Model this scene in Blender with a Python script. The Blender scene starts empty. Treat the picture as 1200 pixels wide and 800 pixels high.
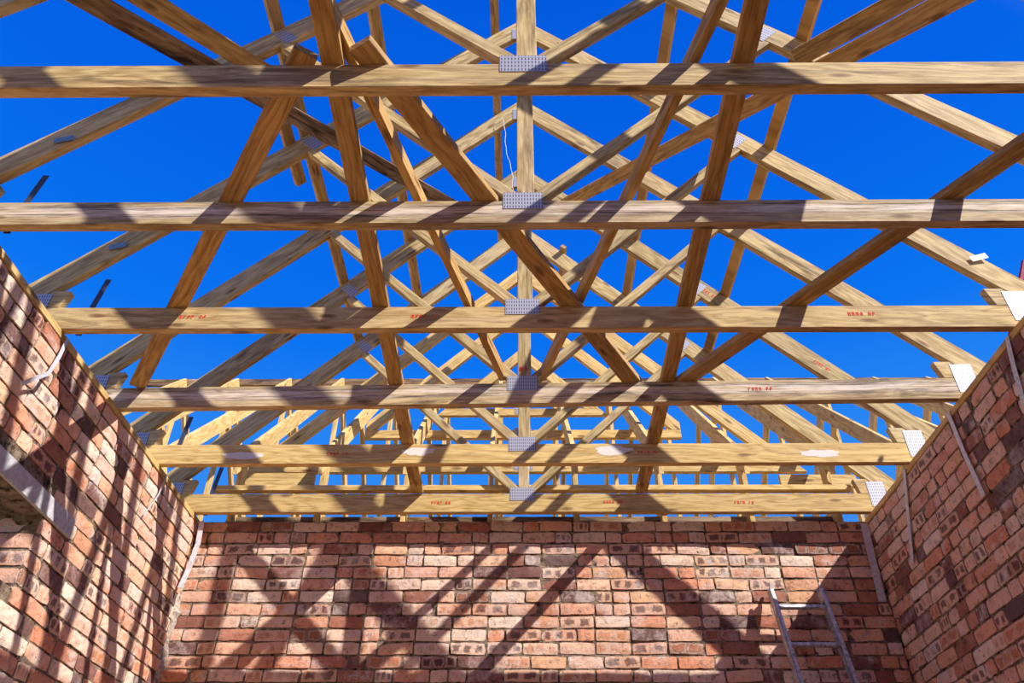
import bpy, bmesh, math, random
from mathutils import Vector, Matrix, noise
random.seed(7)
C = bpy.context.scene.collection
CZ = 0.95            # camera height above the floor
S = 2.45             # underside of the ceiling ties above the camera
XL, XR, D = -2.2651, 2.4256, 5.1188      # inner faces of the room
XK = 0.03            # centre line of the roof
A = 2.68             # underside of a rafter meets the tie underside this far from the centre
TV = 0.19            # vertical thickness of a rafter
CH = 0.14            # depth of a tie
YS = [1.6233, 2.2825, 2.9804, 3.6435, 4.3097, 4.985]
TH = 0.043

# ------------------------------------------------------------------ materials
class N:
    def __init__(self, name):
        self.m = bpy.data.materials.new(name); self.m.use_nodes = True
        self.t = self.m.node_tree; self.b = self.t.nodes['Principled BSDF']
    def n(self, typ, **kw):
        x = self.t.nodes.new(typ)
        for k, v in kw.items():
            if k.startswith('i_'): x.inputs[k[2:].replace('_', ' ')].default_value = v
            else: setattr(x, k, v)
        return x
    def l(self, a, b): self.t.links.new(a, b)
    def ramp(self, src, stops, interp='LINEAR'):
        r = self.n('ShaderNodeValToRGB'); r.color_ramp.interpolation = interp
        e = r.color_ramp.elements
        while len(e) < len(stops): e.new(0.5)
        for x, (p, c) in zip(e, stops): x.position = p; x.color = (*c, 1) if len(c) == 3 else c
        self.l(src, r.inputs[0]); return r.outputs[0]
    def mix(self, f, a, b, mode='MIX'):
        x = self.n('ShaderNodeMix', data_type='RGBA', blend_type=mode)
        for v, i in ((f, 0), (a, 6), (b, 7)):
            if hasattr(v, 'is_linked'): self.l(v, x.inputs[i])
            else: x.inputs[i].default_value = v if i == 0 else (*v, 1)
        return x.outputs[2]
    def math(self, op, a, b=0.0):
        x = self.n('ShaderNodeMath', operation=op)
        for v, i in ((a, 0), (b, 1)):
            if hasattr(v, 'is_linked'): self.l(v, x.inputs[i])
            else: x.inputs[i].default_value = v
        return x.outputs[0]
    def noise(self, vec, scale, detail=4, rough=.55, dist=0.0):
        x = self.n('ShaderNodeTexNoise'); x.inputs['Scale'].default_value = scale
        x.inputs['Detail'].default_value = detail; x.inputs['Roughness'].default_value = rough
        x.inputs['Distortion'].default_value = dist
        self.l(vec, x.inputs['Vector']); return x.outputs[0]

def wood(name, pale, deep, stain=0.25, staincol=(.06, .035, .02), grey=0.1, streak=False):
    w = N(name)
    uv = w.n('ShaderNodeUVMap'); oi = w.n('ShaderNodeObjectInfo')
    add = w.n('ShaderNodeVectorMath', operation='ADD')
    cmb = w.n('ShaderNodeCombineXYZ')
    w.l(w.math('MULTIPLY', oi.outputs['Random'], 37.0), cmb.inputs[0])
    w.l(w.math('MULTIPLY', oi.outputs['Random'], 11.0), cmb.inputs[1])
    w.l(w.math('MULTIPLY', oi.outputs['Random'], 5.0), cmb.inputs[2])
    w.l(uv.outputs[0], add.inputs[0]); w.l(cmb.outputs[0], add.inputs[1])
    def mapped(sx, sy):
        m = w.n('ShaderNodeVectorMath', operation='MULTIPLY'); m.inputs[1].default_value = (sx, sy, 1)
        w.l(add.outputs[0], m.inputs[0]); return m.outputs[0]
    big = w.noise(mapped(1.0, 7.0), 1.0, 3, .5, .4)                # growth-ring field
    rings = w.math('SINE', w.math('MULTIPLY', big, 62.0))
    rings = w.math('MULTIPLY_ADD', rings, .5); rings.node.inputs[2].default_value = .5
    fine = w.noise(mapped(4.0, 170.0), 1.0, 5, .7)
    g = w.math('ADD', w.math('MULTIPLY', rings, .34), w.math('MULTIPLY', fine, .85))
    col = w.ramp(g, [(.22, deep), (.5, tuple((a*.62+b*.38) for a, b in zip(pale, deep))), (.78, pale)])
    # whole-board tone
    tone = w.ramp(oi.outputs['Random'], [(0, (.86, .84, .80)), (.5, (1, 1, 1)), (1, (1.06, 1.0, .92))])
    col = w.mix(1.0, col, tone, 'MULTIPLY')
    # broad weathering along the board
    wz = w.ramp(w.noise(mapped(.9, 6.0), 1.0, 5, .6, .5), [(.45, (0, 0, 0)), (.7, (1, 1, 1))])
    col = w.mix(w.math('MULTIPLY', wz, grey*1.6), col, (.56, .46, .38))
    st = w.ramp(w.noise(mapped(2.2, 20.0), 1.0, 6, .7, .8), [(.57 - stain*.22, (0, 0, 0)), (.74 - stain*.12, (1, 1, 1))])
    st = w.math('MULTIPLY', st, w.ramp(w.noise(mapped(.7, 3.0), 1.0, 2, .5), [(.42 - stain*.12, (0, 0, 0)), (.62 - stain*.1, (1, 1, 1))]))
    col = w.mix(w.math('MULTIPLY', st, min(1, .4 + stain)), col, staincol)
    if streak:
        sv = w.n('ShaderNodeSeparateXYZ'); w.l(uv.outputs[0], sv.inputs[0])
        wv = w.noise(mapped(1.3, 0.0), 1.0, 4, .6)
        dv = w.math('ABSOLUTE', w.math('SUBTRACT', w.math('ADD', sv.outputs[1], w.math('MULTIPLY', w.math('SUBTRACT', wv, .5), .09)), .452))
        band = w.ramp(dv, [(.012, (1, 1, 1)), (.05, (0, 0, 0))])
        pt = w.noise(mapped(3.0, 70.0), 1.0, 5, .7)
        col = w.mix(w.math('MULTIPLY', band, w.ramp(pt, [(.36, (0, 0, 0)), (.58, (.85, .85, .85))])), col, (.78, .68, .60))
        band2 = w.ramp(dv, [(.008, (0, 0, 0)), (.025, (1, 1, 1)), (.055, (0, 0, 0))])
        pt2 = w.noise(mapped(2.0, 55.0), 1.7, 5, .75)
        col = w.mix(w.math('MULTIPLY', band2, w.ramp(pt2, [(.46, (0, 0, 0)), (.60, (.95, .95, .95))])), col, staincol)
    # knots
    vo = w.n('ShaderNodeTexVoronoi', voronoi_dimensions='2D'); vo.inputs['Scale'].default_value = 1.0
    w.l(mapped(2.6, 9.0), vo.inputs['Vector'])
    kn = w.ramp(vo.outputs['Distance'], [(.03, (1, 1, 1)), (.10, (.6, .6, .6)), (.14, (0, 0, 0))])
    sep = w.n('ShaderNodeSeparateColor'); w.l(vo.outputs['Color'], sep.inputs[0])
    kn = w.math('MULTIPLY', kn, w.math('GREATER_THAN', sep.outputs[0], .70))
    col = w.mix(w.math('MULTIPLY', kn, .8), col, (.13, .055, .02))
    sp = w.noise(mapped(9.0, 60.0), 1.0, 4, .7)
    col = w.mix(1.0, col, w.ramp(sp, [(.30, (.70, .66, .62)), (.48, (1, 1, 1)), (.72, (1.12, 1.12, 1.12))]), 'MULTIPLY')
    w.l(col, w.b.inputs['Base Color']); w.b.inputs['Roughness'].default_value = .72
    w.b.inputs['Specular IOR Level'].default_value = .25
    bp = w.n('ShaderNodeBump'); bp.inputs['Strength'].default_value = .35; bp.inputs['Distance'].default_value = .004
    w.l(g, bp.inputs['Height']); w.l(bp.outputs[0], w.b.inputs['Normal'])
    return w.m

M = {}
M['pine'] = wood('pale_pine', (.60, .465, .225), (.27, .155, .045), .40, grey=.15)
M['pine_fresh'] = wood('fresh_pine', (.71, .52, .215), (.41, .235, .06), .12, grey=.05)
M['pine_stained'] = wood('weathered_pine', (.64, .50, .265), (.30, .17, .06), .55, (.05, .028, .022), .25, True)
M['brace'] = wood('brown_brace_timber', (.55, .35, .125), (.25, .125, .03), .35)
M['dark_brace'] = wood('stained_shaded_timber', (.46, .29, .14), (.20, .11, .045), 1.1, (.03, .014, .010), .3)  # blotchy dark stain; its tone also stands for shade on the blocking boards

def simple(name, col, rough=.6, metal=0.0, var=.25, scale=30, spec=.3):
    w = N(name); tc = w.n('ShaderNodeTexCoord')
    nz = w.noise(tc.outputs['Object'], scale, 5, .6)
    c = w.ramp(nz, [(.3, tuple(x*(1-var) for x in col)), (.7, tuple(min(1, x*(1+var*.6)) for x in col))])
    w.l(c, w.b.inputs['Base Color']); w.b.inputs['Roughness'].default_value = rough
    w.b.inputs['Metallic'].default_value = metal; w.b.inputs['Specular IOR Level'].default_value = spec
    return w.m
M['strap'] = simple('galvanised_strap', (.66, .66, .72), .5, .2, .3, 60)
M['shaded_strap'] = simple('shaded_strap', (.07, .08, .12), .5, .3, .3, 60)  # strap steel darkened so the colour carries its backlit shade
M['tinted_film'] = simple('sky_tinted_film', (.16, .27, .42), .4, 0, .3, 60)  # blue sky reflection and shade put into the tag colour
M['mortar_pale'] = simple('pale_mortar_droppings', (.42, .35, .29), 1, 0, .7, 45)
M['alu'] = simple('worn_aluminium', (.56, .55, .57), .5, .4, .6, 38)
M['cap'] = simple('grey_plastic', (.42, .38, .33), .6)
M['tag'] = simple('white_tag', (.82, .83, .86), .5, 0, .08)
M['red_ink'] = simple('red_ink', (.75, .07, .03), .7, 0, .3, 90)
M['black_ink'] = simple('dark_pencil', (.08, .06, .06), .7, 0, .3, 90)
M['white_patch'] = simple('white_filler', (.80, .73, .68), .8, 0, .12, 50)
M['red_rod'] = simple('dark_red_paint', (.30, .015, .05), .5, 0, .3)
M['string'] = simple('white_string', (.85, .85, .85), .8, 0, .05)
M['concrete'] = simple('grey_concrete', (.52, .52, .55), .85, 0, .3, 40)
M['floor'] = simple('sandy_screed', (.78, .56, .30), .95, 0, .2, 3)

def plate_material():
    w = N('punched_nail_plate'); uv = w.n('ShaderNodeUVMap')
    br = w.n('ShaderNodeTexBrick'); br.offset = .5
    br.inputs['Scale'].default_value = 1.0; br.inputs['Mortar Size'].default_value = .0032
    br.inputs['Mortar Smooth'].default_value = .2
    br.inputs['Brick Width'].default_value = .016; br.inputs['Row Height'].default_value = .021
    br.inputs['Color1'].default_value = (1, 1, 1, 1); br.inputs['Color2'].default_value = (1, 1, 1, 1); br.inputs['Mortar'].default_value = (0, 0, 0, 1)
    mp = w.n('ShaderNodeVectorMath', operation='MULTIPLY'); mp.inputs[1].default_value = (1, 1, 1)
    w.l(uv.outputs[0], mp.inputs[0]); w.l(mp.outputs[0], br.inputs['Vector'])
    # teeth slots: dark dashes inside each cell
    sx = w.n('ShaderNodeSeparateXYZ'); w.l(uv.outputs[0], sx.inputs[0])
    fx = w.math('ABSOLUTE', w.math('SUBTRACT', w.math('FRACT', w.math('DIVIDE', sx.outputs[0], .0125)), .5))
    fy = w.math('ABSOLUTE', w.math('SUBTRACT', w.math('FRACT', w.math('DIVIDE', sx.outputs[1], .023)), .5))
    slot = w.math('MULTIPLY', w.math('LESS_THAN', fx, .20), w.math('LESS_THAN', fy, .33))
    col = w.mix(slot, (.46, .46, .53), (.10, .10, .15))
    w.l(col, w.b.inputs['Base Color']); w.b.inputs['Metallic'].default_value = .25
    w.b.inputs['Roughness'].default_value = .45
    return w.m
M['plate'] = plate_material()

def brick_material():
    w = N('clay_stock_brick')
    at = w.n('ShaderNodeAttribute', attribute_name='bk')
    sp = w.n('ShaderNodeSeparateColor'); w.l(at.outputs['Color'], sp.inputs[0])
    r1, r2, r3 = sp.outputs[0], sp.outputs[1], sp.outputs[2]
    uv = w.n('ShaderNodeUVMap'); tc = w.n('ShaderNodeTexCoord')
    base = w.ramp(r1, [(0, (.84, .68, .55)), (.14, (.76, .48, .35)), (.30, (.77, .41, .27)), (.42, (.67, .27, .15)), (.54, (.81, .57, .46)),
                       (.68, (.81, .49, .29)), (.78, (.52, .21, .13)), (.87, (.27, .12, .095)), (1, (.14, .085, .085))])
    n1 = w.noise(tc.outputs['Object'], 16, 6, .65)
    base = w.mix(1.0, base, w.ramp(n1, [(.28, (.50, .45, .43)), (.45, (.95, .95, .95)), (.6, (1.05, 1.05, 1.03)), (.78, (1.25, 1.22, 1.18))]), 'MULTIPLY')
    # kiln marks: two or three darker squares with pale rims on some bricks
    sx = w.n('ShaderNodeSeparateXYZ'); w.l(uv.outputs[0], sx.inputs[0])
    nz = w.noise(tc.outputs['Object'], 17, 5, .65)
    wob = w.math('MULTIPLY', w.math('SUBTRACT', nz, .5), .9)
    fu = w.math('ABSOLUTE', w.math('SUBTRACT', w.math('FRACT', w.math('ADD', w.math('MULTIPLY', sx.outputs[0], w.math('ADD', 2.0, w.math('GREATER_THAN', r3, .5))), wob)), .5))
    fv = w.math('ABSOLUTE', w.math('SUBTRACT', w.math('ADD', sx.outputs[1], wob), .5))
    dd = w.math('MAXIMUM', fu, w.math('MULTIPLY', fv, .95))
    core = w.ramp(dd, [(.22, (1, 1, 1)), (.33, (0, 0, 0))])
    rim = w.ramp(dd, [(.30, (0, 0, 0)), (.38, (1, 1, 1)), (.46, (.25, .25, .25))])
    has = w.math('GREATER_THAN', r2, .72)
    has2 = w.math('GREATER_THAN', r2, .85)
    base = w.mix(w.math('MULTIPLY', w.math('MULTIPLY', rim, has), .65), base, (.66, .50, .38))
    base = w.mix(w.math('MULTIPLY', w.math('MULTIPLY', core, has2), .8), base, (.11, .06, .06))
    base = w.mix(w.math('MULTIPLY', w.math('MULTIPLY', core, w.math('SUBTRACT', has, has2)), .5), base, (.52, .20, .09))
    # lime / mortar smears and soot
    n2 = w.noise(tc.outputs['Object'], 6.0, 7, .72, .3)
    base = w.mix(w.math('MULTIPLY', w.ramp(n2, [(.48, (0, 0, 0)), (.62, (1, 1, 1))]), w.math('MULTIPLY', r3, .85)), base, (.70, .60, .55))
    n3 = w.noise(tc.outputs['Object'], 38.0, 5, .7)
    base = w.mix(w.ramp(n3, [(.57, (0, 0, 0)), (.70, (.9, .9, .9))]), base, (.11, .065, .05))
    w.l(base, w.b.inputs['Base Color']); w.b.inputs['Roughness'].default_value = .9
    w.b.inputs['Specular IOR Level'].default_value = .12
    bp = w.n('ShaderNodeBump'); bp.inputs['Strength'].default_value = .6; bp.inputs['Distance'].default_value = .01
    w.l(w.noise(tc.outputs['Object'], 55, 6, .7), bp.inputs['Height']); w.l(bp.outputs[0], w.b.inputs['Normal'])
    return w.m
M['brick'] = brick_material()
def mortar_material():
    w = N('rough_mortar'); tc = w.n('ShaderNodeTexCoord')
    n1 = w.noise(tc.outputs['Object'], 24, 7, .7)
    c = w.ramp(n1, [(.38, (.045, .03, .022)), (.47, (.24, .175, .125)), (.60, (.38, .29, .22)), (.74, (.56, .47, .39))])
    w.l(c, w.b.inputs['Base Color']); w.b.inputs['Roughness'].default_value = 1
    w.b.inputs['Specular IOR Level'].default_value = .05
    bp = w.n('ShaderNodeBump'); bp.inputs['Strength'].default_value = 1; bp.inputs['Distance'].default_value = .02
    w.l(w.noise(tc.outputs['Object'], 45, 6, .75), bp.inputs['Height']); w.l(bp.outputs[0], w.b.inputs['Normal'])
    return w.m
M['mortar'] = mortar_material()

# ------------------------------------------------------------------ mesh helpers
def link(name, me, mats, parent=None):
    o = bpy.data.objects.new(name, me); C.objects.link(o)
    for m in (mats if isinstance(mats, list) else [mats]): me.materials.append(m)
    if parent: o.parent = parent
    return o
def bm_obj(name, bm, mat, parent=None, du=(1, 0, 0), dv=None):
    """Turn a bmesh into an object; UV runs along du in metres so that grain follows the board."""
    du = Vector(du).normalized(); uvl = bm.loops.layers.uv.verify()
    ref = Vector((0, 1, 0)) if abs(du.y) < .9 else Vector((1, 0, 0))
    e1 = du.cross(ref).normalized(); e2 = du.cross(e1).normalized()
    for f in bm.faces:
        for lp in f.loops:
            p = lp.vert.co; lp[uvl].uv = (p.dot(du), p.dot(e1) + p.dot(e2) + (.37 if dv is None else dv))
    bmesh.ops.recalc_face_normals(bm, faces=bm.faces[:])
    me = bpy.data.meshes.new(name); bm.to_mesh(me); bm.free()
    return link(name, me, mat, parent)
def prism(poly, y0, y1, axis='y'):
    """Extrude an (x,z) outline along y (or, with axis='x', a (y,z) outline along x)."""
    bm = bmesh.new()
    mk = (lambda a, b, t: (a, t, b)) if axis == 'y' else (lambda a, b, t: (t, a, b))
    v0 = [bm.verts.new(mk(a, b, y0)) for a, b in poly]; v1 = [bm.verts.new(mk(a, b, y1)) for a, b in poly]
    bm.faces.new(v0); bm.faces.new(v1[::-1]); n = len(poly)
    for i in range(n): bm.faces.new((v0[i], v0[(i+1) % n], v1[(i+1) % n], v1[i]))
    bmesh.ops.recalc_face_normals(bm, faces=bm.faces[:])
    bmesh.ops.bevel(bm, geom=bm.edges[:], offset=.0025, segments=1, affect='EDGES', profile=.5)
    return bm
def beam_bm(p0, p1, w, h, side=None, bev=.0025):
    """A straight board from p0 to p1 (centre line), w wide along 'side', h deep across."""
    p0, p1 = Vector(p0), Vector(p1); d = (p1-p0).normalized()
    side = Vector(side) if side is not None else d.cross(Vector((0, 0, 1)))
    side = (side - d*side.dot(d)).normalized(); up = side.cross(d).normalized()
    bm = bmesh.new(); vs = []
    for p in (p0, p1):
        for a, b in ((-1, -1), (1, -1), (1, 1), (-1, 1)): vs.append(bm.verts.new(p + side*a*w/2 + up*b*h/2))
    for f in ((0, 1, 2, 3), (7, 6, 5, 4), (0, 4, 5, 1), (1, 5, 6, 2), (2, 6, 7, 3), (3, 7, 4, 0)): bm.faces.new([vs[i] for i in f])
    bmesh.ops.recalc_face_normals(bm, faces=bm.faces[:])
    if bev: bmesh.ops.bevel(bm, geom=bm.edges[:], offset=bev, segments=1, affect='EDGES', profile=.5)
    return bm
def box_into(bm, lo, hi):
    vs = [bm.verts.new((x, y, z)) for x in (lo[0], hi[0]) for y in (lo[1], hi[1]) for z in (lo[2], hi[2])]
    for f in ((0, 1, 3, 2), (4, 6, 7, 5), (0, 4, 5, 1), (2, 3, 7, 6), (0, 2, 6, 4), (1, 5, 7, 3)): bm.faces.new([vs[i] for i in f])
def tag(o, label, cat, group=None, kind=None):
    o['label'] = label; o['category'] = cat
    if group: o['group'] = group
    if kind: o['kind'] = kind
    return o
def empty(name, loc, rz=0, label=None, cat=None, group=None):
    o = bpy.data.objects.new(name, None); C.objects.link(o); o.empty_display_size = .2
    o.location = loc; o.rotation_euler = (0, 0, rz); tag(o, label, cat, group); return o
def V(x, y, z): return (x, y, z + CZ)           # from camera-height coordinates to the ground
def board(name, p0, p1, w, h, mat, label, cat, group=None, side=None):
    """A loose straight timber as one top-level mesh whose origin is its middle."""
    p0, p1 = Vector(V(*p0)), Vector(V(*p1)); c = (p0+p1)/2
    o = bm_obj(name, beam_bm(p0-c, p1-c, w, h, side), M[mat], None, p1-p0); o.location = c
    return tag(o, label, cat, group)

# ------------------------------------------------------------------ brick walls
CRS, BL, BH, JT = .0834, .219, .070, .012
def brick_wall(name, org, ux, nx, length, top, slabs, hole=None, seed=1, headers=.1, extra=None):
    """Courses of individual bricks on a mortar body.  ux: along the wall, nx: out of the wall."""
    rnd = random.Random(seed); org, ux, nx = Vector(org), Vector(ux), Vector(nx); uz = Vector((0, 0, 1))
    vs, fs, uvs, cols, mi = [], [], [], [], []
    def quadbox(u0, u1, z0, z1, o, ux, nx, depth=.03):
        c = (rnd.random(), rnd.random(), rnd.random(), 1)
        nu, nz = 5, 3; off = rnd.uniform(-.003, .004); tx, tz = rnd.gauss(0, .004), rnd.gauss(0, .02)
        b = len(vs); du = rnd.uniform(-.003, .003); dz = rnd.uniform(-.0025, .0025)
        sl = rnd.gauss(0, .004)
        for j in range(nz+1):
            for i in range(nu+1):
                fu, fv = i/nu, j/nz; e = (i in (0, nu)) + (j in (0, nz))
                u = u0 + (u1-u0)*fu + du + rnd.gauss(0, .0016); z = z0 + (z1-z0)*fv + dz + rnd.gauss(0, .0014) + sl*(fu-.5)*2*.5
                if e == 2: u += (.5-fu)*.003; z += (.5-fv)*.003
                d = off + tx*(fu-.5) + tz*(fv-.5)*.07 + rnd.gauss(0, .0008) - (.0015 if e == 1 else .004 if e == 2 else 0)
                vs.append(o + ux*u + uz*z + nx*d); uvs.append((fu, fv)); cols.append(c)
        W = nu+1
        for j in range(nz):
            for i in range(nu): fs.append((b+j*W+i, b+j*W+i+1, b+(j+1)*W+i+1, b+(j+1)*W+i)); mi.append(0)
        ring = [b+i for i in range(nu+1)] + [b+j*W+nu for j in range(1, nz+1)] + [b+nz*W+i for i in range(nu-1, -1, -1)] + [b+j*W for j in range(nz-1, 0, -1)]
        b2 = len(vs)
        for r in ring: vs.append(vs[r] - nx*depth); uvs.append(uvs[r]); cols.append(c)
        n = len(ring)
        for k in range(n): fs.append((ring[k], b2+k, b2+(k+1) % n, ring[(k+1) % n])); mi.append(0)
    z = top - .006; row = 0
    while z > 0.1:
        z0, z1 = z-BH, z; u = -(BL+JT)*(.5 if row % 2 else 0) - rnd.uniform(0, .03)
        if rnd.random() < headers: u -= .06
        while u < length:
            L = (BL-JT)/2 if rnd.random() < headers else BL
            a, b = max(u, .004), min(u+L, length-.004)
            if b-a > .03:
                skip = False
                if hole:
                    h0, h1, hz0, hz1 = hole
                    if z1 > hz0+.01 and z0 < hz1-.01:
                        if a < h1 and b > h0:
                            if b > h1: a = max(a, h1+.002)
                            elif a < h0: b = min(b, h0-.002)
                            else: skip = True
                            if b-a < .04: skip = True
                if not skip: quadbox(a, b, z0, z1, org, ux, nx)
            u += L+JT
        z -= CRS; row += 1
    if extra: extra(quadbox, rnd)
    nb = len(fs)
    for lo, hi in slabs:
        b = len(vs)
        for x in (lo[0], hi[0]):
            for y in (lo[1], hi[1]):
                for zz in (lo[2], hi[2]): vs.append(Vector((x, y, zz))); uvs.append((0, 0)); cols.append((0, 0, 0, 1))
        for f in ((0, 1, 3, 2), (4, 6, 7, 5), (0, 4, 5, 1), (2, 3, 7, 6), (0, 2, 6, 4), (1, 5, 7, 3)): fs.append(tuple(b+i for i in f)); mi.append(1)
    me = bpy.data.meshes.new(name); me.from_pydata([tuple(v) for v in vs], [], fs)
    uvl = me.uv_layers.new(name='UVMap'); ca = me.color_attributes.new('bk', 'FLOAT_COLOR', 'POINT')
    for lp in me.loops: uvl.data[lp.index].uv = uvs[lp.vertex_index]
    for i, c in enumerate(cols): ca.data[i].color = c
    me.polygons.foreach_set('material_index', mi)
    bm = bmesh.new(); bm.from_mesh(me); bmesh.ops.recalc_face_normals(bm, faces=bm.faces[:]); bm.to_mesh(me); bm.free()
    o = link(name, me, [M['brick'], M['mortar']]); o['kind'] = 'structure'
    return o
WT, ZT = .225, CZ + 2.412         # wall thickness, top of the side walls
ZB = CZ + 2.447                   # top of the back wall
REC = .0065                        # bricks stand proud of the mortar
Y0 = -2.2
# left wall with a small opening under a concrete lintel
OH0, OH1, OZ0, OZ1 = 1.95, 3.42, CZ + 1.31, CZ + 1.665
xa, xb = XL - REC, XL - WT
slabsL = [((xb, Y0, 0), (xa, D, OZ0)), ((xb, Y0, OZ1), (xa, D, ZT)), ((xb, Y0, OZ0), (xa, OH0, OZ1)), ((xb, OH1, OZ0), (xa, D, OZ1))]
def jamb(qb, rnd):
    z = ZT - .006
    while z > OZ0:
        if z - BH < OZ1 - .02: qb(0, .205, max(z-BH, OZ0-.01), min(z, OZ1-.002), Vector((XL-.21, OH1-.002, 0)), Vector((1, 0, 0)), Vector((0, -1, 0)))
        z -= CRS
brick_wall('wall_left', (XL, Y0, 0), (0, 1, 0), (1, 0, 0), D - Y0, ZT, slabsL, (OH0 - Y0, OH1 - Y0, OZ0, OZ1 + .105), 3, .2, jamb)
brick_wall('wall_right', (XR, Y0, 0), (0, 1, 0), (-1, 0, 0), D - Y0, ZT, [((XR+REC, Y0, 0), (XR+WT, D, ZT))], None, 5, .48)
brick_wall('wall_back', (XL, D, 0), (1, 0, 0), (0, -1, 0), XR - XL, ZB, [((-4.9, D+REC, 0), (5.4, D+WT, ZB - .004))], None, 11, .22)
bm = bmesh.new(); box_into(bm, (XL - WT, Y0 - WT, 0), (XR + WT, Y0, ZT)); o = bm_obj('wall_front', bm, M['mortar']); o['kind'] = 'structure'
bm = bmesh.new(); box_into(bm, (-4.9, 9.75, 0), (5.4, 9.97, ZB)); o = bm_obj('wall_rear', bm, M['mortar']); o['kind'] = 'structure'
bm = bmesh.new(); box_into(bm, (-14, -10, -.1), (14, 16, 0)); o = bm_obj('floor', bm, M['floor']); o['kind'] = 'structure'

bm = bmesh.new(); box_into(bm, (-.09, -1.0, -.05), (.115, .98, .05))
bmesh.ops.bevel(bm, geom=bm.edges[:], offset=.004, segments=1, affect='EDGES')
o = bm_obj('concrete_lintel', bm, M['concrete']); o.location = (XL - .108, 2.70, CZ + 1.717)
tag(o, 'pale grey concrete lintel over the dark opening in the left brick wall', 'lintel')

for x0, x1, side in ((XL - .112, XL + .004, 'left'), (XR - .004, XR + .112, 'right')):
    c = Vector(((x0+x1)/2, (Y0+D)/2, CZ + 2.431))
    o = bm_obj('wall_plate', beam_bm((0, Y0 - c.y, 0), (0, D - c.y - .002, 0), x1 - x0, .037, (1, 0, 0)), M['pine_fresh'], None, (0, 1, 0)); o.location = c
    tag(o, 'pale timber wall plate along the top of the %s brick wall' % ('sunlit left' if side == 'left' else 'shaded right'), 'wall plate', 'wall plates')

def mortar_fillet(name, x, y, z0, z1, s, seed):
    rnd = random.Random(seed); bm = bmesh.new(); rows = []; n = 90
    for i in range(n+1):
        z = z0 + (z1-z0)*i/n; a = .03 + .05*noise.noise((z*5, seed, 0)) + rnd.uniform(-.012, .012); b = .022 + .03*noise.noise((z*6, seed, 3)) + rnd.uniform(-.008, .008)
        a, b = max(a, .008), max(b, .006)
        rows.append([bm.verts.new(p) for p in ((x + s*b, y, z), (x + s*b*.55, y - a*.5, z), (x, y - a, z), (x - s*.012, y + .012, z))])
    for p, q in zip(rows, rows[1:]):
        for k in range(4): bm.faces.new((p[k], p[(k+1) % 4], q[(k+1) % 4], q[k]))
    bm.faces.new(rows[0]); bm.faces.new(rows[-1][::-1])
    o = bm_obj(name, bm, M['mortar_pale']); o['kind'] = 'structure'; return o
mortar_fillet('trim_1', XL, D, .02, ZB - .35, 1, 4)

# ------------------------------------------------------------------ roof trusses
def plate_part(parent, cx, cz, w, h, rot=0, y=-.0016):
    bm = bmesh.new(); box_into(bm, (-w/2, -.0011, -h/2), (w/2, .0011, h/2))
    uvl = bm.loops.layers.uv.verify()
    for f in bm.faces:
        for lp in f.loops: lp[uvl].uv = (lp.vert.co.x + w/2, lp.vert.co.z + h/2)
    me = bpy.data.meshes.new('nail_plate'); bmesh.ops.recalc_face_normals(bm, faces=bm.faces[:]); bm.to_mesh(me); bm.free()
    o = link('nail_plate', me, M['plate'], parent); o.location = (cx, y, cz); o.rotation_euler = (0, rot, 0); return o
def stamp(parent, cx, cz, w=.14, h=.034, mat='red_ink', y=-.0012, name='ink_stamp'):
    """Illegible ink stamp: a short row of stroked characters."""
    r = random.Random(int((cx+9)*1000)); bm = bmesh.new(); n = 7
    for i in range(n):
        if i == 4: continue
        x = cx - w/2 + w*(i+.5)/n; cw = w/n*.62
        box_into(bm, (x-cw/2, -.0006, cz-h*.30), (x-cw/2+.004, .0006, cz+h*.30*r.choice((1, .4))))
        box_into(bm, (x-cw/2+.004, -.0006, cz+h*.18), (x+cw/2, .0006, cz+h*.32))
        if r.random() < .6: box_into(bm, (x-cw/2+.004, -.0006, cz-h*.06), (x+cw/2*.7, .0006, cz+h*.06))
        if r.random() < .6: box_into(bm, (x+cw/2-.004, -.0006, cz-h*.32), (x+cw/2, .0006, cz+h*.15))
    o = bm_obj(name, bm, M[mat], parent); o.location = (0, y, 0); return o
def patch(parent, cx, cz, rx, rz, seed):
    r = random.Random(seed); bm = bmesh.new(); n = 22; ring = []
    for i in range(n):
        a = 2*math.pi*i/n; k = r.uniform(.75, 1.1)
        sz = math.copysign(abs(math.sin(a))**.7, math.sin(a))
        ring.append((cx + rx*math.cos(a)*k, cz + rz*sz*k))
    f = bm.faces.new([bm.verts.new((x, -.0008, z)) for x, z in ring])
    ex = bmesh.ops.extrude_face_region(bm, geom=[f])
    for g in ex['geom']:
        if isinstance(g, bmesh.types.BMVert): g.co.y += .0008
    o = bm_obj('white_patch', bm, M['white_patch'], parent); o['label'] = 'white dried filler patch'; return o

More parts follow.
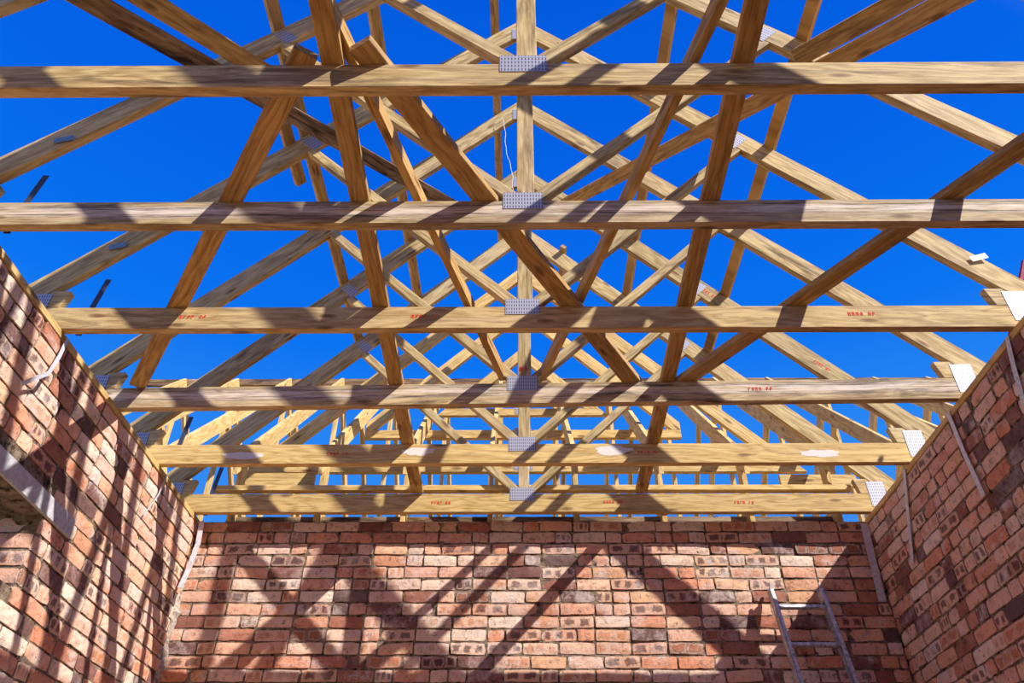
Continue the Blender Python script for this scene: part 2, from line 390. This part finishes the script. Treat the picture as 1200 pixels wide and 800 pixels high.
def main_truss(k, y, label, rz=0.0, chord='pine', rafter='pine', king='pine', detail=True):
    """King-post truss.  Local origin: front face, centre line, underside of the tie."""
    t = empty('roof_truss', V(XK, y, S), rz, label, 'roof truss', 'main roof trusses')
    a, tv, c = A, TV, CH; g = .0012
    bm_obj('bottom_chord', prism([(-a, 0), (a, 0), (a-c, c), (-a+c, c)], 0, TH), M[chord], t, (1, 0, 0))
    L = 2.98
    for s in (-1, 1):
        bm_obj('rafter', prism([(s*g, a+g), (s*g, a+tv), (s*L, a-L+tv), (s*L, a-L+.03), (s*(L-.03), a-L+.03+g)], 0, TH), M[rafter], t, (s, 0, -1))
        up, lo = .155, .075; kx = .0385 + g; xu = (a-up)/2 - g; xl = (a-lo)/2 - g
        bm_obj('web', prism([(s*kx, kx+up), (s*xu, xu+up), (s*xl, xl+lo), (s*(c-lo+g), c+g), (s*kx, c+g)], 0, TH), M[rafter], t, (s, 0, 1))
        bm_obj('heel_block', prism([(s*2.36, c+g), (s*2.52, c+g), (s*(a-.255), .253), (s*2.33, .253)], 0, TH), M['pine'], t, (1, 0, 0))
        plate_part(t, s*2.475, .135, .12, .19)
        plate_part(t, s*1.285, 1.46, .075, .13, s*math.radians(45))
    k_ = .0385
    bm_obj('king_post', prism([(-k_, c+g), (k_, c+g), (k_, a-k_-g*2), (0, a-g*2), (-k_, a-k_-g*2)], 0, TH), M[king], t, (0, 0, 1))
    plate_part(t, -.012, .138, .172, .102)
    plate_part(t, 0, a-.01, .15, .12)
    return t
names = ['nearest roof truss in view, its long tie crossing the top of the photo',
         'second roof truss from the top, tie whitened and dark-stained along its middle',
         'third roof truss from the top, pale tie with three red ink stamps',
         'fourth roof truss from the top, tie heavily streaked with dark stain',
         'fifth roof truss from the top, clean yellow tie with white filler patches',
         'farthest of the six roof trusses, just in front of the back wall']
ch_m = ['pine', 'pine_stained', 'pine', 'pine_stained', 'pine_fresh', 'pine_fresh']
rzs = [.0015, .001, .001, -.017, -.002, 0]
T = []
for k in range(6):
    T.append(main_truss(k, YS[k], names[k], rzs[k], ch_m[k], 'pine', 'pine'))
hid = ['roof truss just nearer than the top edge of the photo', 'roof truss above the camera', 'roof truss behind the camera']
for i in range(3): main_truss(-1-i, YS[0] - .666*(i+1), hid[i])
for k, x, z in ((2, -1.66, .075), (2, -.50, .075), (2, 1.67, .085), (3, 1.32, .08), (4, -1.18, .07), (4, .78, .075), (5, -.58, .07), (5, .62, .075), (5, 1.53, .07)):
    stamp(T[k], x, z).__setitem__('label', 'red ink stamp')
for k, x, z in ((4, 1.36, 1.415), (4, 2.03, .748)):
    o = stamp(T[k], 0, 0, .13, .04); o['label'] = 'red ink stamp'; o.location = (x, -.0012, z - .0); o.rotation_euler = (0, math.radians(45), 0)
o = stamp(T[3], -.006, .24, .05, .06); o['label'] = 'red ink stamp'
for i, (x, z, rx, rz_) in enumerate(((-1.78, .06, .13, .026), (-.67, .085, .11, .03), (.56, .09, .12, .035), (1.86, .065, .13, .028))): patch(T[4], x, z, rx, rz_, i)

# valley trusses that climb onto the wing behind the back wall
def valley_truss(y, zb, label, wc=9):
    t = empty('valley_truss', V(XK, y, zb), 0, label, 'valley truss', 'valley trusses over the rear wing')
    ap = S + A + TV - .012 - zb; h = .085; tv = .155; g = .0012; w = ap
    bm_obj('bottom_chord', prism([(-w, 0), (w, 0), (w-h, h), (-w+h, h)] if wc > w else [(-wc, 0), (wc, 0), (wc, h), (-wc, h)], 0, TH), M['pine_fresh'], t, (1, 0, 0))
    for s in (-1, 1):
        bm_obj('rafter', prism([(s*g, ap-tv), (s*g, ap), (s*min(w-h-g, wc), max(h+g, ap-wc)), (s*min(w-h-g, wc), h+g), (s*max(w-h-tv, .02), h+g)] if wc < w-h else [(s*g, ap-tv), (s*g, ap), (s*(w-h-g), h+g), (s*max(w-h-tv, .02), h+g)], 0, TH), M['pine_fresh'], t, (s, 0, -1))
    bm_obj('king_post', prism([(-.0385, h+g), (.0385, h+g), (.0385, ap-tv-.0385-g*2), (0, ap-tv-g*2), (-.0385, ap-tv-.0385-g*2)], 0, TH), M['pine_fresh'], t, (0, 0, 1))
    plate_part(t, 0, h*.7, .15, .09)
    return t
valley_truss(5.52, 3.06, 'largest valley truss, rising directly behind the back brick wall')
valley_truss(6.08, 3.715, 'middle valley truss, its base board between the two others', 1.43)
valley_truss(6.80, 4.425, 'smallest valley truss, highest and farthest on the centre line')

# the wing behind: trusses that run away from the camera
WY, WA = 7.47, 2.75
def wing_truss(x, label):
    t = empty('wing_truss', V(x, WY, S), 0, label, 'roof truss', 'wing roof trusses behind the back wall')
    a, tv, c, g = WA, .185, CH, .0012; y0 = 5.14 - WY
    P = lambda poly: prism(poly, 0, .036, 'x')
    bm_obj('bottom_chord', P([(y0, 0), (-y0, 0), (-y0, c), (y0, c)]), M['pine_fresh'], t, (0, 1, 0))
    for s in (-1, 1):
        L = 2.42
        bm_obj('rafter', P([(s*g, a+g), (s*g, a+tv), (s*L, a-L+tv), (s*L, a-L+g)]), M['pine_fresh'], t, (0, s, -1))
        bm_obj('heel_post', P([(s*-y0, c+g), (s*(-y0-.10), c+g), (s*(-y0-.10), a+y0+.10-g), (s*-y0, a+y0-g)]), M['pine_fresh'], t, (0, 0, 1))
        up, lo, kx = .155, .075, .0385+g; xu = (a-up)/2-g; xl = (a-lo)/2-g
        bm_obj('web', P([(s*kx, kx+up), (s*xu, xu+up), (s*xl, xl+lo), (s*(c-lo+g), c+g), (s*kx, c+g)]), M['pine_fresh'], t, (0, s, 1))
    bm_obj('king_post', P([(-.0385, c+g), (.0385, c+g), (.0385, a-.0385-2*g), (0, a-2*g), (-.0385, a-.0385-2*g)]), M['pine_fresh'], t, (0, 0, 1))
    return t
WX = [-3.95 + .62*i for i in range(15)]
ordw = ['first', 'second', 'third', 'fourth', 'fifth', 'sixth', 'seventh', 'eighth', 'ninth', 'tenth', 'eleventh', 'twelfth', 'thirteenth', 'fourteenth', 'fifteenth']
for i, x in enumerate(WX): wing_truss(x, 'pale wing truss beyond the back wall, %s of its row counted from the left' % ordw[i])
board('ridge_board', (-4.4, WY + .075, 5.372), (5.25, WY + .075, 5.372), .036, .09, 'dark_brace', 'brown horizontal ridge board along the top of the rear wing', 'ridge board', None, (0, 1, 0))
for i, x in enumerate(WX[:-1]):
    if 3 <= i <= 9:
        board('blocking_board', (x+.038, 5.24, S+.041), (x+.62-.002, 5.24, S+.041), .036, .08, 'dark_brace', 'shaded brown blocking board on the back wall top between wing trusses, %s from the left' % ordw[i-3], 'blocking board', 'blocking boards on the back wall', (0, 1, 0))  # shade on these boards comes from the dark timber colour
board('timber_plank', (-2.20, 5.066, 2.668), (2.36, 5.066, 2.668), .055, .042, 'pine_fresh', 'long thin plank running just behind the top of the farthest tie', 'plank', None, (0, 1, 0))
board('timber_offcut', (-2.17, 5.36, 2.90), (-1.57, 5.36, 2.90), .036, .11, 'pine_fresh', 'short timber board left of centre between the two farthest ties', 'timber board', 'short boards behind the farthest truss', (0, 1, 0))
board('timber_offcut', (1.98, 5.36, 2.885), (2.56, 5.36, 2.885), .036, .10, 'pine_fresh', 'short timber board at the right end between the two farthest ties', 'timber board', 'short boards behind the farthest truss', (0, 1, 0))

# ------------------------------------------------------------------ runners, purlins and braces
ZC = S + CH                     # top of the ties
board('runner', (-.655, -1.2, ZC+.0205), (-.72, 4.99, ZC+.0205), .082, .038, 'brace', 'left longitudinal runner lying on top of the ties', 'runner', 'longitudinal runners on the ties', (1, 0, 0))
board('runner', (.80, -1.2, ZC+.0205), (.855, 4.99, ZC+.0205), .080, .038, 'brace', 'right longitudinal runner lying on top of the ties', 'runner', 'longitudinal runners on the ties', (1, 0, 0))
def roofz(x, off): return S + A + off - abs(x - XK)
def purlin(x, y0, y1, lab, w=.07, dx=0, dz=0, mat='brace'):
    s = 1 if x > XK else -1
    n = Vector((s, 0, 1)).normalized(); p = Vector((x, 0, roofz(x, TV))) + n*(.0195 + dz)
    return board('purlin', (p.x + dx, y0, p.z), (p.x + dx, y1, p.z), w, .038, mat, lab, 'purlin', 'purlins on the rafters', (1, 0, -s))
purlin(-1.30, -.4, 5.02, 'left middle purlin running across the backs of the rafters')
purlin(-1.385, 2.84, 3.30, 'short splice timber lapped beside the left middle purlin')
purlin(1.50, -.4, 5.02, 'right middle purlin nailed across the backs of the rafters')
purlin(-.85, -.4, 5.02, 'left upper purlin running between middle purlin and ridge')
purlin(.90, -.4, 5.02, 'right upper purlin running between middle purlin and ridge')
purlin(-.15, -.4, 5.03, 'left ridge purlin close beside the king posts', .05)
purlin(.38, 4.93, 5.80, 'short ridge purlin right of the king posts', .05)
# dark diagonal wind braces under the rafters
def under(p0, p1, w, mat, lab, dz=0):
    s = 1 if p0[0] > XK else -1; n = Vector((s, 0, 1)).normalized()
    q = []
    for x, y in (p0, p1):
        v = Vector((x, y, roofz(x, 0))) - n*(.0205 + dz); q.append(tuple(v))
    d = Vector(q[1]) - Vector(q[0])
    return board('wind_brace', q[0], q[1], w, .038, mat, lab, 'brace', 'diagonal wind braces under the rafters', d.cross(n))
under((-2.12, 1.24), (-.475, 4.157), .096, 'dark_brace', 'long blotched dark brace slanting under the left rafters to the centre')
under((-1.985, 1.27), (-1.352, 2.398), .096, 'brace', 'short dark brace lapped above the long blotched left brace')
under((1.957, 1.478), (1.458, 2.289), .096, 'brace', 'upper of the two lapped dark braces at the top right')
under((2.035, 1.50), (.385, 4.235), .096, 'brace', 'long brown brace slanting under the right rafters to the centre')
# flat diagonal braces on the ties
def flat(p0, p1, w, h, lab, lift=0.0):
    z = ZC + .0012 + h/2 + lift
    return board('diagonal_brace', (*p0, z), (*p1, z), w, h, 'brace', lab, 'brace', 'diagonal braces on the ties', (p1[1]-p0[1], -(p1[0]-p0[0]), 0))
flat((-.775, 1.58), (-2.20, 3.68), .09, .038, 'flat brace running from the left runner out to the left wall')
flat((-.575, 1.55), (.66, 3.68), .095, .038, 'flat brace crossing the centre from the left runner to the right')
flat((2.44, 1.44), (.92, 3.68), .09, .038, 'flat brace running from the right wall in to the right runner')
flat((.745, 1.30), (.135, 3.68), .036, .076, 'narrow brace on edge slanting from right runner toward the centre', .040)
flat((-.70, 1.34), (-.095, 3.68), .036, .076, 'narrow brace on edge slanting from left runner toward the centre', .040)

# ------------------------------------------------------------------ straps, tags, string, rod
def ribbon(name, pts, w, side, mat, t=.0025):
    bm = bmesh.new(); side = Vector(side).normalized(); rows = []
    P = [Vector(V(*p)) for p in pts]; c = P[0].copy(); P = [p-c for p in P]
    for i, p in enumerate(P):
        d = (P[min(i+1, len(P)-1)] - P[max(i-1, 0)]).normalized(); s = (side - d*side.dot(d)).normalized(); nn = s.cross(d)
        rows.append([bm.verts.new(p + s*a*w/2 + nn*b*t/2) for a, b in ((-1, -1), (1, -1), (1, 1), (-1, 1))])
    for r0, r1 in zip(rows, rows[1:]):
        for j in range(4): bm.faces.new((r0[j], r0[(j+1) % 4], r1[(j+1) % 4], r1[j]))
    bm.faces.new(rows[0][::-1]); bm.faces.new(rows[-1])
    o = bm_obj(name, bm, M[mat]); o.location = c; return o
G = 'steel tie-down straps'
xr = XR - .012
for pts, w, lab in (
    ([(xr, 3.05, 2.44), (xr-.004, 3.09, 2.30), (xr-.002, 3.15, 2.08)], .034, 'steel strap hanging on the shaded right wall below the third tie'),
    ([(xr, 3.735, 2.44), (xr-.006, 3.725, 2.18), (xr-.012, 3.70, 1.905)], .036, 'pale steel strap hanging below the fourth tie on the right wall'),
    ([(xr, 4.38, 2.44), (xr-.004, 4.50, 2.20), (xr-.002, 4.64, 1.94)], .036, 'rusty grey strap slanting down the right wall below the fifth tie'),
    ([(xr-.03, 5.06, 2.40), (xr-.04, 5.07, 2.15), (xr-.05, 5.08, 1.86)], .05, 'flat steel strap hanging in the right-hand corner of the back wall')):
    sd = (0, 1, 0) if 'corner' not in lab else (1, 0, 0)
    tag(ribbon('tie_strap', pts, w, sd, 'strap'), lab, 'strap', G)
xl = XL + .012
tag(ribbon('tie_strap', [(xl, 3.04, 2.44), (xl+.02, 3.01, 2.30), (xl+.05, 2.95, 2.16), (xl+.03, 2.84, 2.02)], .022, (0, 1, .3), 'strap'), 'curled pale strap hanging on the left wall below the third tie', 'strap', G)
tag(ribbon('tie_strap', [(xl, 4.44, 2.44), (xl+.015, 4.38, 2.27), (xl+.01, 4.29, 2.09)], .010, (0, 1, .3), 'strap'), 'thin wire strap slanting down the left wall below the fifth tie', 'strap', G)
tag(ribbon('tie_strap', [(xl+.03, 5.06, 2.42), (xl+.05, 5.05, 2.25), (xl+.04, 5.03, 2.05), (xl+.03, 5.0, 1.92)], .035, (1, 0, 0), 'strap'), 'grey strap hanging in the left-hand corner of the back wall', 'strap', G)
for k, lab in ((1, 'second'), (2, 'third'), (3, 'fourth'), (4, 'fifth'), (5, 'sixth')):
    y = YS[k] + TH + .006
    tag(ribbon('rafter_strap', [(-2.17, y, S+.38), (-2.19, y, S+.20), (-2.20, y, S+.0)], .03, (1, 0, .3), 'shaded_strap'), 'shaded strap hanging from the left rafter end of the %s tie' % lab, 'strap', 'straps under the left rafter ends')
def tagplate(k, x, z, rot, lab, mat='tag'):
    bm = bmesh.new(); box_into(bm, (-.045, -.012, -.018), (.045, -.010, .018))
    bmesh.ops.subdivide_edges(bm, edges=bm.edges[:], cuts=2)
    for v in bm.verts: v.co.y -= .18*(v.co.x+.045)**2*4 - .004
    o = bm_obj('paper_tag', bm, M[mat]); o.location = V(x, YS[k] - .002, z); o.rotation_euler = (0, rot, 0)
    tag(o, lab, 'tag', 'tags on the rafters')
tagplate(1, -2.13, 3.02, -.25, 'small sky-tinted tag curling off the left rafter of the second truss', 'tinted_film')
tagplate(2, -2.16, 3.02, -.25, 'small sky-tinted tag curling off the left rafter of the third truss', 'tinted_film')
tagplate(2, 2.41, 2.91, -.25, 'white tag on the right rafter near the photo edge')
tagplate(3, 2.33, 2.94, .2, 'white tag on the right rafter of the fourth truss')

def tube(name, pts, r, mat, n=8):
    bm = bmesh.new(); P = [Vector(V(*p)) for p in pts]; c = P[0].copy(); P = [p-c for p in P]; rows = []
    for i, p in enumerate(P):
        d = (P[min(i+1, len(P)-1)] - P[max(i-1, 0)]).normalized(); a = d.cross(Vector((.31, .92, .1))).normalized(); b = d.cross(a)
        rows.append([bm.verts.new(p + (a*math.cos(2*math.pi*j/n) + b*math.sin(2*math.pi*j/n))*r) for j in range(n)])
    for r0, r1 in zip(rows, rows[1:]):
        for j in range(n): bm.faces.new((r0[j], r0[(j+1) % n], r1[(j+1) % n], r1[j]))
    bm.faces.new(rows[0][::-1]); bm.faces.new(rows[-1])
    o = bm_obj(name, bm, M[mat]); o.location = c; return o
ps = []
for i in range(30):
    f = i/29; ps.append((-.125 + .115*f + .008*math.sin(f*13) + .003*math.sin(f*41), 3.60, 5.02 - 1.05*f))
tag(tube('string', ps, .0019, 'string', 6), 'thin white string dangling left of the king posts', 'string')
ps = [(.0725 + .003*math.sin(i*.9), 4.318, 4.47 - .034*i) for i in range(24)]
tag(tube('string', ps, .0019, 'string', 6), 'thin white string hanging right of the king posts, lower down', 'string')
M_rod = [(2.735, 3.662, 2.61), (2.77, 3.63, 2.672), (3.21, 3.62, 3.51)]
tag(tube('red_rod', M_rod, .014, 'red_rod', 10), 'thin dark red rod standing outside beyond the right wall', 'rod')

# ------------------------------------------------------------------ ladder
LT = Vector(V(1.80, 5.045, 1.925)); LB = Vector((1.80, 5.045 - .30*(LT.z), .0))
lad = empty('ladder', tuple(LB), 0, 'worn aluminium ladder leaning against the back wall at the right', 'ladder')
ax = (LT - LB); Ln = ax.length; ax.normalize(); nrm = Vector((1, 0, 0)).cross(ax).normalized()   # towards the wall side
for s in (-1, 1):
    x = s*.172; bm = bmesh.new()
    for (u0, u1, n0, n1) in ((-.002, .002, -.032, .032), (-.002, .022, -.032, -.028), (-.002, .022, .028, .032)):
        vs = []
        for t in (0, Ln):
            for u, nn in ((u0, n0), (u1, n0), (u1, n1), (u0, n1)): vs.append(bm.verts.new(ax*t + Vector((x + -s*u*1.0, 0, 0)) + nrm*nn))
        for f in ((0, 1, 2, 3), (7, 6, 5, 4), (0, 4, 5, 1), (1, 5, 6, 2), (2, 6, 7, 3), (3, 7, 4, 0)): bm.faces.new([vs[i] for i in f])
    st = bm_obj('stile', bm, M['alu'], lad, ax)
    bm = beam_bm(ax*(Ln-.09) + Vector((x - s*.012, 0, 0)), ax*(Ln-.015) + Vector((x - s*.012, 0, 0)), .019, .048, (1, 0, 0))
    for q in (-1, 1):
        vs = beam_bm(ax*(Ln-.04) + Vector((x - s*.012, 0, 0)) + nrm*q*.024, ax*(Ln+.03) + Vector((x - s*.012, 0, 0)) + nrm*q*.030, .02, .012, (1, 0, 0))
        me = bpy.data.meshes.new('t'); vs.to_mesh(me); vs.free(); bm.from_mesh(me); bpy.data.meshes.remove(me)
    bm_obj('end_cap', bm, M['cap'], st, ax)
    bm = beam_bm(ax*.0 + Vector((x - s*.010, 0, 0)), ax*.06 + Vector((x - s*.010, 0, 0)), .03, .072, (1, 0, 0))
    bm_obj('foot', bm, M['cap'], st, ax)
t = Ln - .135
while t > .2:
    p = ax*t; bm = beam_bm(p - Vector((.169, 0, 0)), p + Vector((.169, 0, 0)), .030, .026, nrm, .005)
    bm_obj('rung', bm, M['alu'], lad, (1, 0, 0)); t -= .272

# ------------------------------------------------------------------ light, sky, camera
SD = Vector((-1, .715, -1.08))
sun = bpy.data.lights.new('sun', 'SUN'); sun.energy = 7.7; sun.angle = math.radians(.53); sun.color = (1, .94, .86)
so = bpy.data.objects.new('sun', sun); C.objects.link(so); so.rotation_euler = SD.to_track_quat('-Z', 'Y').to_euler(); so.location = (6, -5, 9)
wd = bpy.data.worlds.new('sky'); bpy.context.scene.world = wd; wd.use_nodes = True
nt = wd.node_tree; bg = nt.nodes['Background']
def wn(typ, **k):
    x = nt.nodes.new(typ)
    for a, b in k.items(): setattr(x, a, b)
    return x
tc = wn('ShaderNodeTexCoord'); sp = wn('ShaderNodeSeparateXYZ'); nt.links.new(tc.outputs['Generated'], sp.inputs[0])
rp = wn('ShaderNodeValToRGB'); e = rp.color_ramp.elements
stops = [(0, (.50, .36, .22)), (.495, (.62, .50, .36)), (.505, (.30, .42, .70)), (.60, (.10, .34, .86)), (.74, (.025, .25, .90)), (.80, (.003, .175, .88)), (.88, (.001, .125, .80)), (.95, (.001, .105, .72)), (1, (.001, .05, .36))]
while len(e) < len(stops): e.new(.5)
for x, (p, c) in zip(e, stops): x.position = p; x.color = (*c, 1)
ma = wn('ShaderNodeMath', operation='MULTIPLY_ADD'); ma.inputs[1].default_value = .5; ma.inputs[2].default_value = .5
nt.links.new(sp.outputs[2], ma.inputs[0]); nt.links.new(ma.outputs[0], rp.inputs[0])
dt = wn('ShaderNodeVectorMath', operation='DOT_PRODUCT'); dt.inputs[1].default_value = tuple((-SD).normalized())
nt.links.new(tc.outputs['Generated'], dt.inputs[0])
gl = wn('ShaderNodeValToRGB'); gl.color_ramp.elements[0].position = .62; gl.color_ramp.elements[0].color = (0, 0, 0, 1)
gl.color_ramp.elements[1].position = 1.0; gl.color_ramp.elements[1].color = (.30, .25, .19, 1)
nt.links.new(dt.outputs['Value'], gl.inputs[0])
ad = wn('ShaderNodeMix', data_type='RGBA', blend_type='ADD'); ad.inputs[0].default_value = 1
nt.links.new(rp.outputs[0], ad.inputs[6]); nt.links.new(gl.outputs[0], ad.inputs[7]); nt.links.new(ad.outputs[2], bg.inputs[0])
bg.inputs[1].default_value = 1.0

f, p, yw, ro = 919.4528, .6706995, -.011624, .0042915
cp, sn = math.cos(p), math.sin(p); cy, sy = math.cos(yw), math.sin(yw)
F = Vector((sy*cp, cy*cp, sn)); X = Vector((cy, -sy, 0)); U = X.cross(F)
X2 = X*math.cos(ro) + U*math.sin(ro); U2 = -X*math.sin(ro) + U*math.cos(ro)
cam = bpy.data.cameras.new('camera'); cam.sensor_width = 36; cam.lens = f/1200*36; cam.clip_start = .05; cam.clip_end = 200
co = bpy.data.objects.new('camera', cam); C.objects.link(co)
mt = Matrix((X2, U2, -F)).transposed().to_4x4(); mt.translation = (0, 0, CZ); co.matrix_world = mt
sc = bpy.context.scene; sc.camera = co
sc.view_settings.view_transform = 'Standard'; sc.view_settings.look = 'None'; sc.view_settings.gamma = 1
sc.view_settings.use_curve_mapping = False; sc.view_settings.exposure = 0
sc.cycles.max_bounces = 8; sc.cycles.diffuse_bounces = 6
